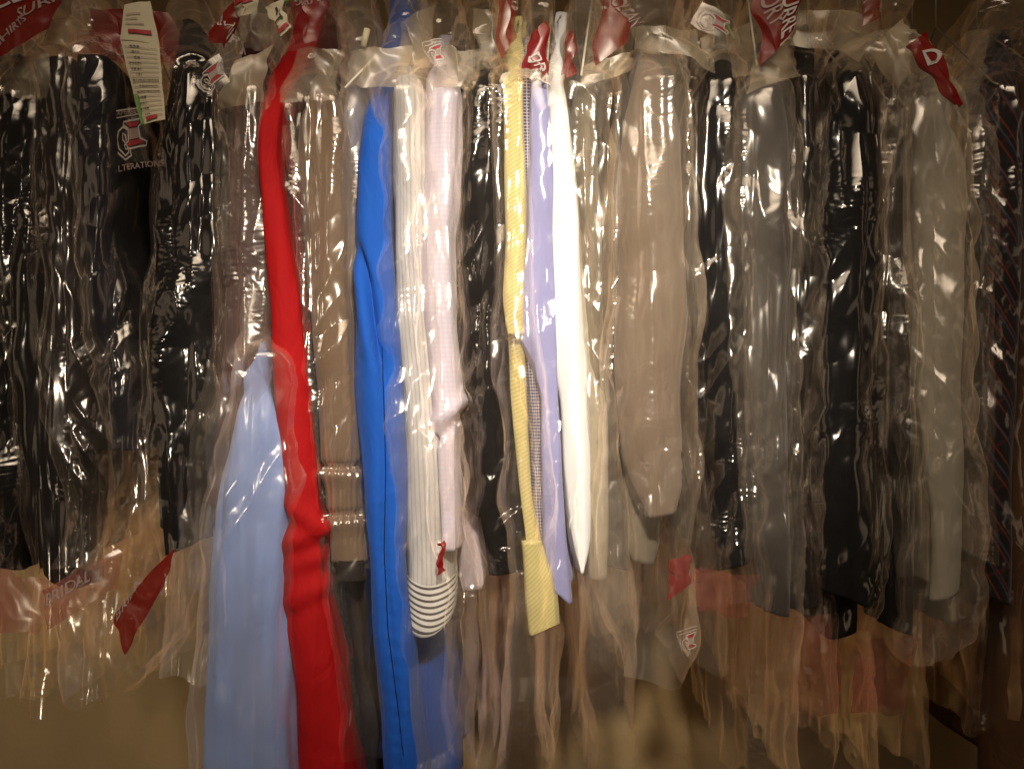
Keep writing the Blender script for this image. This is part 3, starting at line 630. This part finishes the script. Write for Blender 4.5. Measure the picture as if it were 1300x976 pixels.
def spool(surf, parent, box=(0, 0, 1, 1), frame=True, text=True):
    x0, y0, x1, y1 = box
    def m_(pts): return [(x0 + (x1 - x0) * p[0], y0 + (y1 - y0) * p[1]) for p in pts]
    w = .018 * (x1 - x0)
    sp = [(.38, .24), (.88, .20), (.90, .28), (.80, .36), (.82, .60), (.98, .68), (.96, .76), (.40, .78), (.38, .70), (.52, .62), (.50, .38), (.36, .30), (.38, .24)]
    tail = [(.50, .40), (.34, .34), (.20, .42), (.14, .58), (.20, .76), (.36, .92), (.50, .84), (.46, .70), (.34, .58), (.34, .46), (.42, .50), (.46, .62)]
    tail2 = [(.10, .30), (.06, .56), (.12, .80), (.34, 1.0), (.56, .92), (.54, .76)]
    fill(surf, m_([(.44, .26), (.84, .23), (.76, .34), (.56, .36)]), 'inkred', parent)
    fill(surf, m_([(.54, .62), (.80, .60), (.90, .70), (.46, .73)]), 'inkred', parent)
    fill(surf, m_([(.53, .38), (.78, .37), (.79, .58), (.54, .60)]), 'inkpale', parent)
    strokes(surf, [m_(sp), m_(tail), m_(tail2)], 'inkwhite', parent, wd=w)
    if frame: strokes(surf, [m_([(.02, .80), (.02, .0), (.96, -.02)]), m_([(.10, .14), (.96, .10)])], 'inkwhite', parent, wd=w * .6, name='emblem_frame')

# milky folded flaps of film at the bag tops
flaps = [('i', [(300, 12), (338, 18), (340, 64), (306, 62)], .02), ('j', [(446, 66), (524, 58), (514, 108), (440, 114)], -.01),
         ('m', [(556, 58), (606, 64), (604, 112), (548, 116)], -.03), ('n2', [(600, 10), (640, 18), (638, 100), (606, 92)], .02),
         ('s1', [(742, 82), (802, 66), (798, 92), (736, 112)], -.01), ('t', [(800, 36), (880, 40), (912, 92), (812, 66)], -.03),
         ('x', [(1012, 14), (1110, 22), (1098, 74), (1004, 56)], -.02), ('v', [(888, 50), (952, 30), (960, 96), (902, 98)], .03),
         ('w', [(955, 70), (1006, 60), (1014, 100), (950, 118)], -.01), ('a2', [(0, 84), (66, 66), (60, 126), (0, 120)], .0),
         ('b', [(64, 26), (120, 30), (90, 68), (50, 56)], .0), ('l', [(508, 30), (552, 10), (540, 110), (500, 120)], .03),
         ('e', [(334, 128), (345, 60), (300, 78), (276, 140)], -.035), ('aa', [(1104, 62), (1148, 22), (1162, 62), (1140, 120)], -.065),
         ('h', [(378, 62), (440, 66), (420, 128), (352, 132)], -.05), ('q', [(664, 88), (700, 82), (696, 108), (650, 100)], -.05)]
for n_, (key, quad, y) in enumerate(flaps):
    patch('folded_flap', quad, y, 'film_milky', B[key], seed=n_ + 3, amp=.009)

# red printed film: (bag, quad, y, material, [(text, u, v, h, rot, ink)])
reds = [('a1', [(-14, -12), (84, -14), (66, 34), (-14, 84)], -.03, 'film_red', [('CLEAN', .02, .33, .40, .26, 'inkwhite'), ('SURREY', .44, .52, .26, .32, 'inkpale'), ('SHIRTS', .10, .86, .2, .5, 'inkpale')]),
        ('b', [(88, 42), (150, 36), (152, 70), (84, 66)], .04, 'film_redthin', [('SURREY', .1, .7, .4, .05, 'inkpale')]),
        ('c', [(112, 10), (214, 16), (238, 84), (128, 78)], .09, 'film_red', [('CLEANERS', .12, .86, .22, .05, 'inkpale')]),
        ('d', [(296, 2), (304, 36), (284, 62), (262, 44)], -.035, 'film_red', [('SHIRTS', .06, .66, .42, .15, 'inkwhite')]),
        ('g', [(370, -10), (424, -10), (398, 56), (374, 58)], -.02, 'film_redthin', [('SURREY', .1, .30, .22, .2, 'inkpale')]),
        ('n2', [(630, -10), (656, -10), (652, 50), (634, 78)], -.02, 'film_redthin', []),
        ('q', [(676, 44), (694, 26), (697, 96), (660, 88)], -.055, 'film_red', [('DRY', .25, .62, .34, -1.2, 'inkwhite')]),
        ('r', [(722, 40), (732, 48), (730, 96), (712, 96)], -.03, 'film_redthin', []),
        ('s2', [(766, -10), (792, -10), (800, 52), (752, 88)], -.01, 'film_redthin', [('CLEAN', .45, .12, .22, -1.35, 'inkpale')]),
        ('w', [(958, -12), (1014, -12), (1006, 46), (966, 82)], -.03, 'film_red', [('SURREY', .52, .04, .30, -1.45, 'inkwhite'), ('DRY', .2, .1, .26, -1.4, 'inkpale')]),
        ('y', [(1094, 4), (1118, -10), (1116, 24), (1094, 34)], -.04, 'film_redthin', []),
        ('aa', [(1150, 60), (1176, 40), (1222, 134), (1208, 136)], -.085, 'film_red', [('D', .30, .36, .30, -.3, 'inkwhite')]),
        ('c', [(146, 778), (216, 700), (210, 742), (158, 832)], -.05, 'film_red', [('BRIDAL', .04, .22, .32, .25, 'inkpale')]),
        ('b', [(52, 750), (150, 696), (152, 742), (60, 800)], -.05, 'film_pink', [('BRIDAL', .04, .42, .42, .0, 'inkpale')]),
        ('t', [(850, 712), (870, 704), (880, 738), (848, 762)], -.04, 'film_red', []),
        ('a2', [(-14, 722), (66, 736), (56, 800), (-14, 806)], -.03, 'film_pink', []),
        ('v', [(878, 722), (962, 730), (948, 784), (888, 776)], -.03, 'film_pink', []),
        ('x', [(1008, 782), (1062, 778), (1064, 905), (1004, 905)], .03, 'film_pink', []),
        ('z', [(1088, 812), (1160, 806), (1150, 905), (1080, 905)], .03, 'film_pink', []),
        ('l', [(555, 690), (561, 688), (563, 726), (558, 728)], -.055, 'film_red', [])]
for n_, (key, quad, y, mt, txts) in enumerate(reds):
    if key not in B: B[key] = B['h'] if key == 'g' else B['s1']
    q = np.array(quad, float); asp = np.linalg.norm(q[1] - q[0]) / max(1, np.linalg.norm(q[3] - q[0]))
    o, surf = patch('printed_panel', quad, y, mt, B[key], seed=n_ + 40, amp=.004, bow=.006)
    for (tx, u, v, h, rot, ink) in txts: lettering(surf, tx, u, v, h, ink, o, rot, asp)
# spool emblems
embl = [('c', [(138, 140), (186, 134), (190, 204), (144, 210)], .02, True, True), ('d', [(238, 96), (278, 68), (292, 104), (258, 130)], -.048, False, False),
        ('v', [(892, 2), (934, 24), (922, 54), (876, 30)], -.02, False, False), ('l', [(534, 54), (562, 48), (566, 84), (546, 88)], -.05, True, False),
        ('t', [(858, 800), (886, 792), (884, 830), (866, 834)], -.06, True, False)]
for n_, (key, quad, y, fr, tx) in enumerate(embl):
    o, surf = patch('emblem_panel', quad, y, 'film', B[key], seed=n_ + 70, amp=.002, bow=.003, ew=.3)
    spool(surf, o, (.02, .05, .98, .95), fr)
    if tx: lettering(surf, 'ALTERATIONS', .0, 1.14, .155, 'inkpale', o, .03, .72); lettering(surf, 'EXPERT', .12, .13, .13, 'inkpale', o, .03, .72)

# paper tags
tg = thing('receipt_tag', (X(175), 0, Z(0)), 'long pale paper receipt hanging at upper left over dark clothes', 'receipt')
Q = [(158, 8), (192, 4), (214, 152), (180, 160)]
o, s1 = patch('upper_slip', [(158, 6), (190, 2), (202, 56), (152, 50)], -.05, 'paper', tg, ew=.15, amp=.002, seed=3, bow=.004)
strokes(s1, [[(.1, .3), (.6, .3)], [(.1, .42), (.5, .42)], [(.12, .55), (.7, .55)]], 'inkpale', o, wd=.012, name='printed_lines')
strokes(s1, [[(.22, .76), (.86, .76)]], 'inkred', o, wd=.05, name='red_stripe')
o, s2 = patch('lower_slip', [(152, 50), (202, 56), (210, 152), (180, 160)], -.05, 'paper', tg, ew=.15, amp=.002, seed=4, bow=.004)
rnd = random.Random(5)
strokes(s2, [[(.08, v), (.93, v)] for v in np.linspace(.08, .92, 15)], 'inkpale', o, wd=.004, name='ruled_lines')
wl = []
for v in np.linspace(.05, .88, 13):
    u = .1 + rnd.random() * .2
    while u < (.9 if .4 < v < .62 else .45):
        l = .02 + rnd.random() * .06; wl.append([(u, v + .02), (u + l, v + .02)]); u += l + .03
strokes(s2, wl, 'ink', o, wd=.008, name='printed_text')
strokes(s2, [[(.3, .95), (.75, .94)]], 'inkred', o, wd=.022, name='red_mark')
patch('green_edge', [(172, 122), (177, 122), (184, 159), (180, 160)], -.052, 'green', tg, ew=.1, nx=4, amp=0)
tg = thing('price_tag', (X(352), 0, Z(0)), 'small tilted white tag with red end beside top of red dress', 'tag')
o, s3 = patch('card', [(336, 10), (356, 0), (370, 34), (358, 46)], -.07, 'paper', tg, amp=.001, seed=6, bow=.003)
strokes(s3, [[(.1, .86), (.9, .84)]], 'inkred', o, wd=.06, name='red_stripe'); strokes(s3, [[(.3, .2), (.36, .4)], [(.6, .3), (.7, .6)], [(.3, .6), (.7, .5)]], 'ink', o, wd=.03, name='printed_text')
tg = thing('ticket_strip', (X(300), 0, Z(0)), 'short pale ticket with red stripe left of the tilted white tag', 'ticket')
o, s4 = patch('strip', [(296, -8), (326, -10), (322, 18), (302, 22)], -.05, 'paper', tg, amp=.002, seed=7)
strokes(s4, [[(.1, .4), (.9, .36)]], 'inkred', o, wd=.10, name='red_stripe')
tg = thing('green_ticket', (X(372), 0, Z(0)), 'green ticket corner poking in at top above the red dress', 'ticket')
patch('card', [(358, -16), (392, -18), (384, 0), (364, 6)], -.06, 'green', tg, amp=.001, seed=8)
tg = thing('rolled_tag', (X(466), 0, Z(60)), 'small rolled white paper tag left of royal blue shirt top', 'tag')
V, F = wire([(X(469), -.02, Z(44)), (X(464), -.02, Z(66))], .004, 14); mesh_obj('paper_roll', V, F, M['paper'], tg)
# wires whose arms show end-on above the clothes
for (p0, p1, y0_, y1_, mt, lab) in [((700, 14), (692, 112), .15, -.03, 'wire_w', 'white wire hanger arm left of the white shirt top'),
        ((753, -10), (738, 96), .18, -.03, 'wire_w', 'pale wire hanger arm between white shirt and red printed film'),
        ((903, -10), (932, 50), .18, .03, 'wire_g', 'green coated wire hanger arm above the near-black jacket'),
        ((948, -10), (961, 84), .18, -.0, 'wire_w', 'pale wire hanger arm beside the bright red printed film'),
        ((478, 70), (438, 112), .0, -.04, 'wire_w', 'slanting pale wire hanger arm left of royal blue')]:
    P0 = (X(p0[0], y0_), y0_, Z(p0[1], y0_)); P1 = (X(p1[0], y1_), y1_, Z(p1[1], y1_))
    hg = thing('wire_hanger', P0, lab, 'hanger', 'wire hangers along the rail')
    V, F = wire([P0, [(a + b) / 2 for a, b in zip(P0, P1)], P1], .0016); mesh_obj('arm', V, F, M[mt], hg)
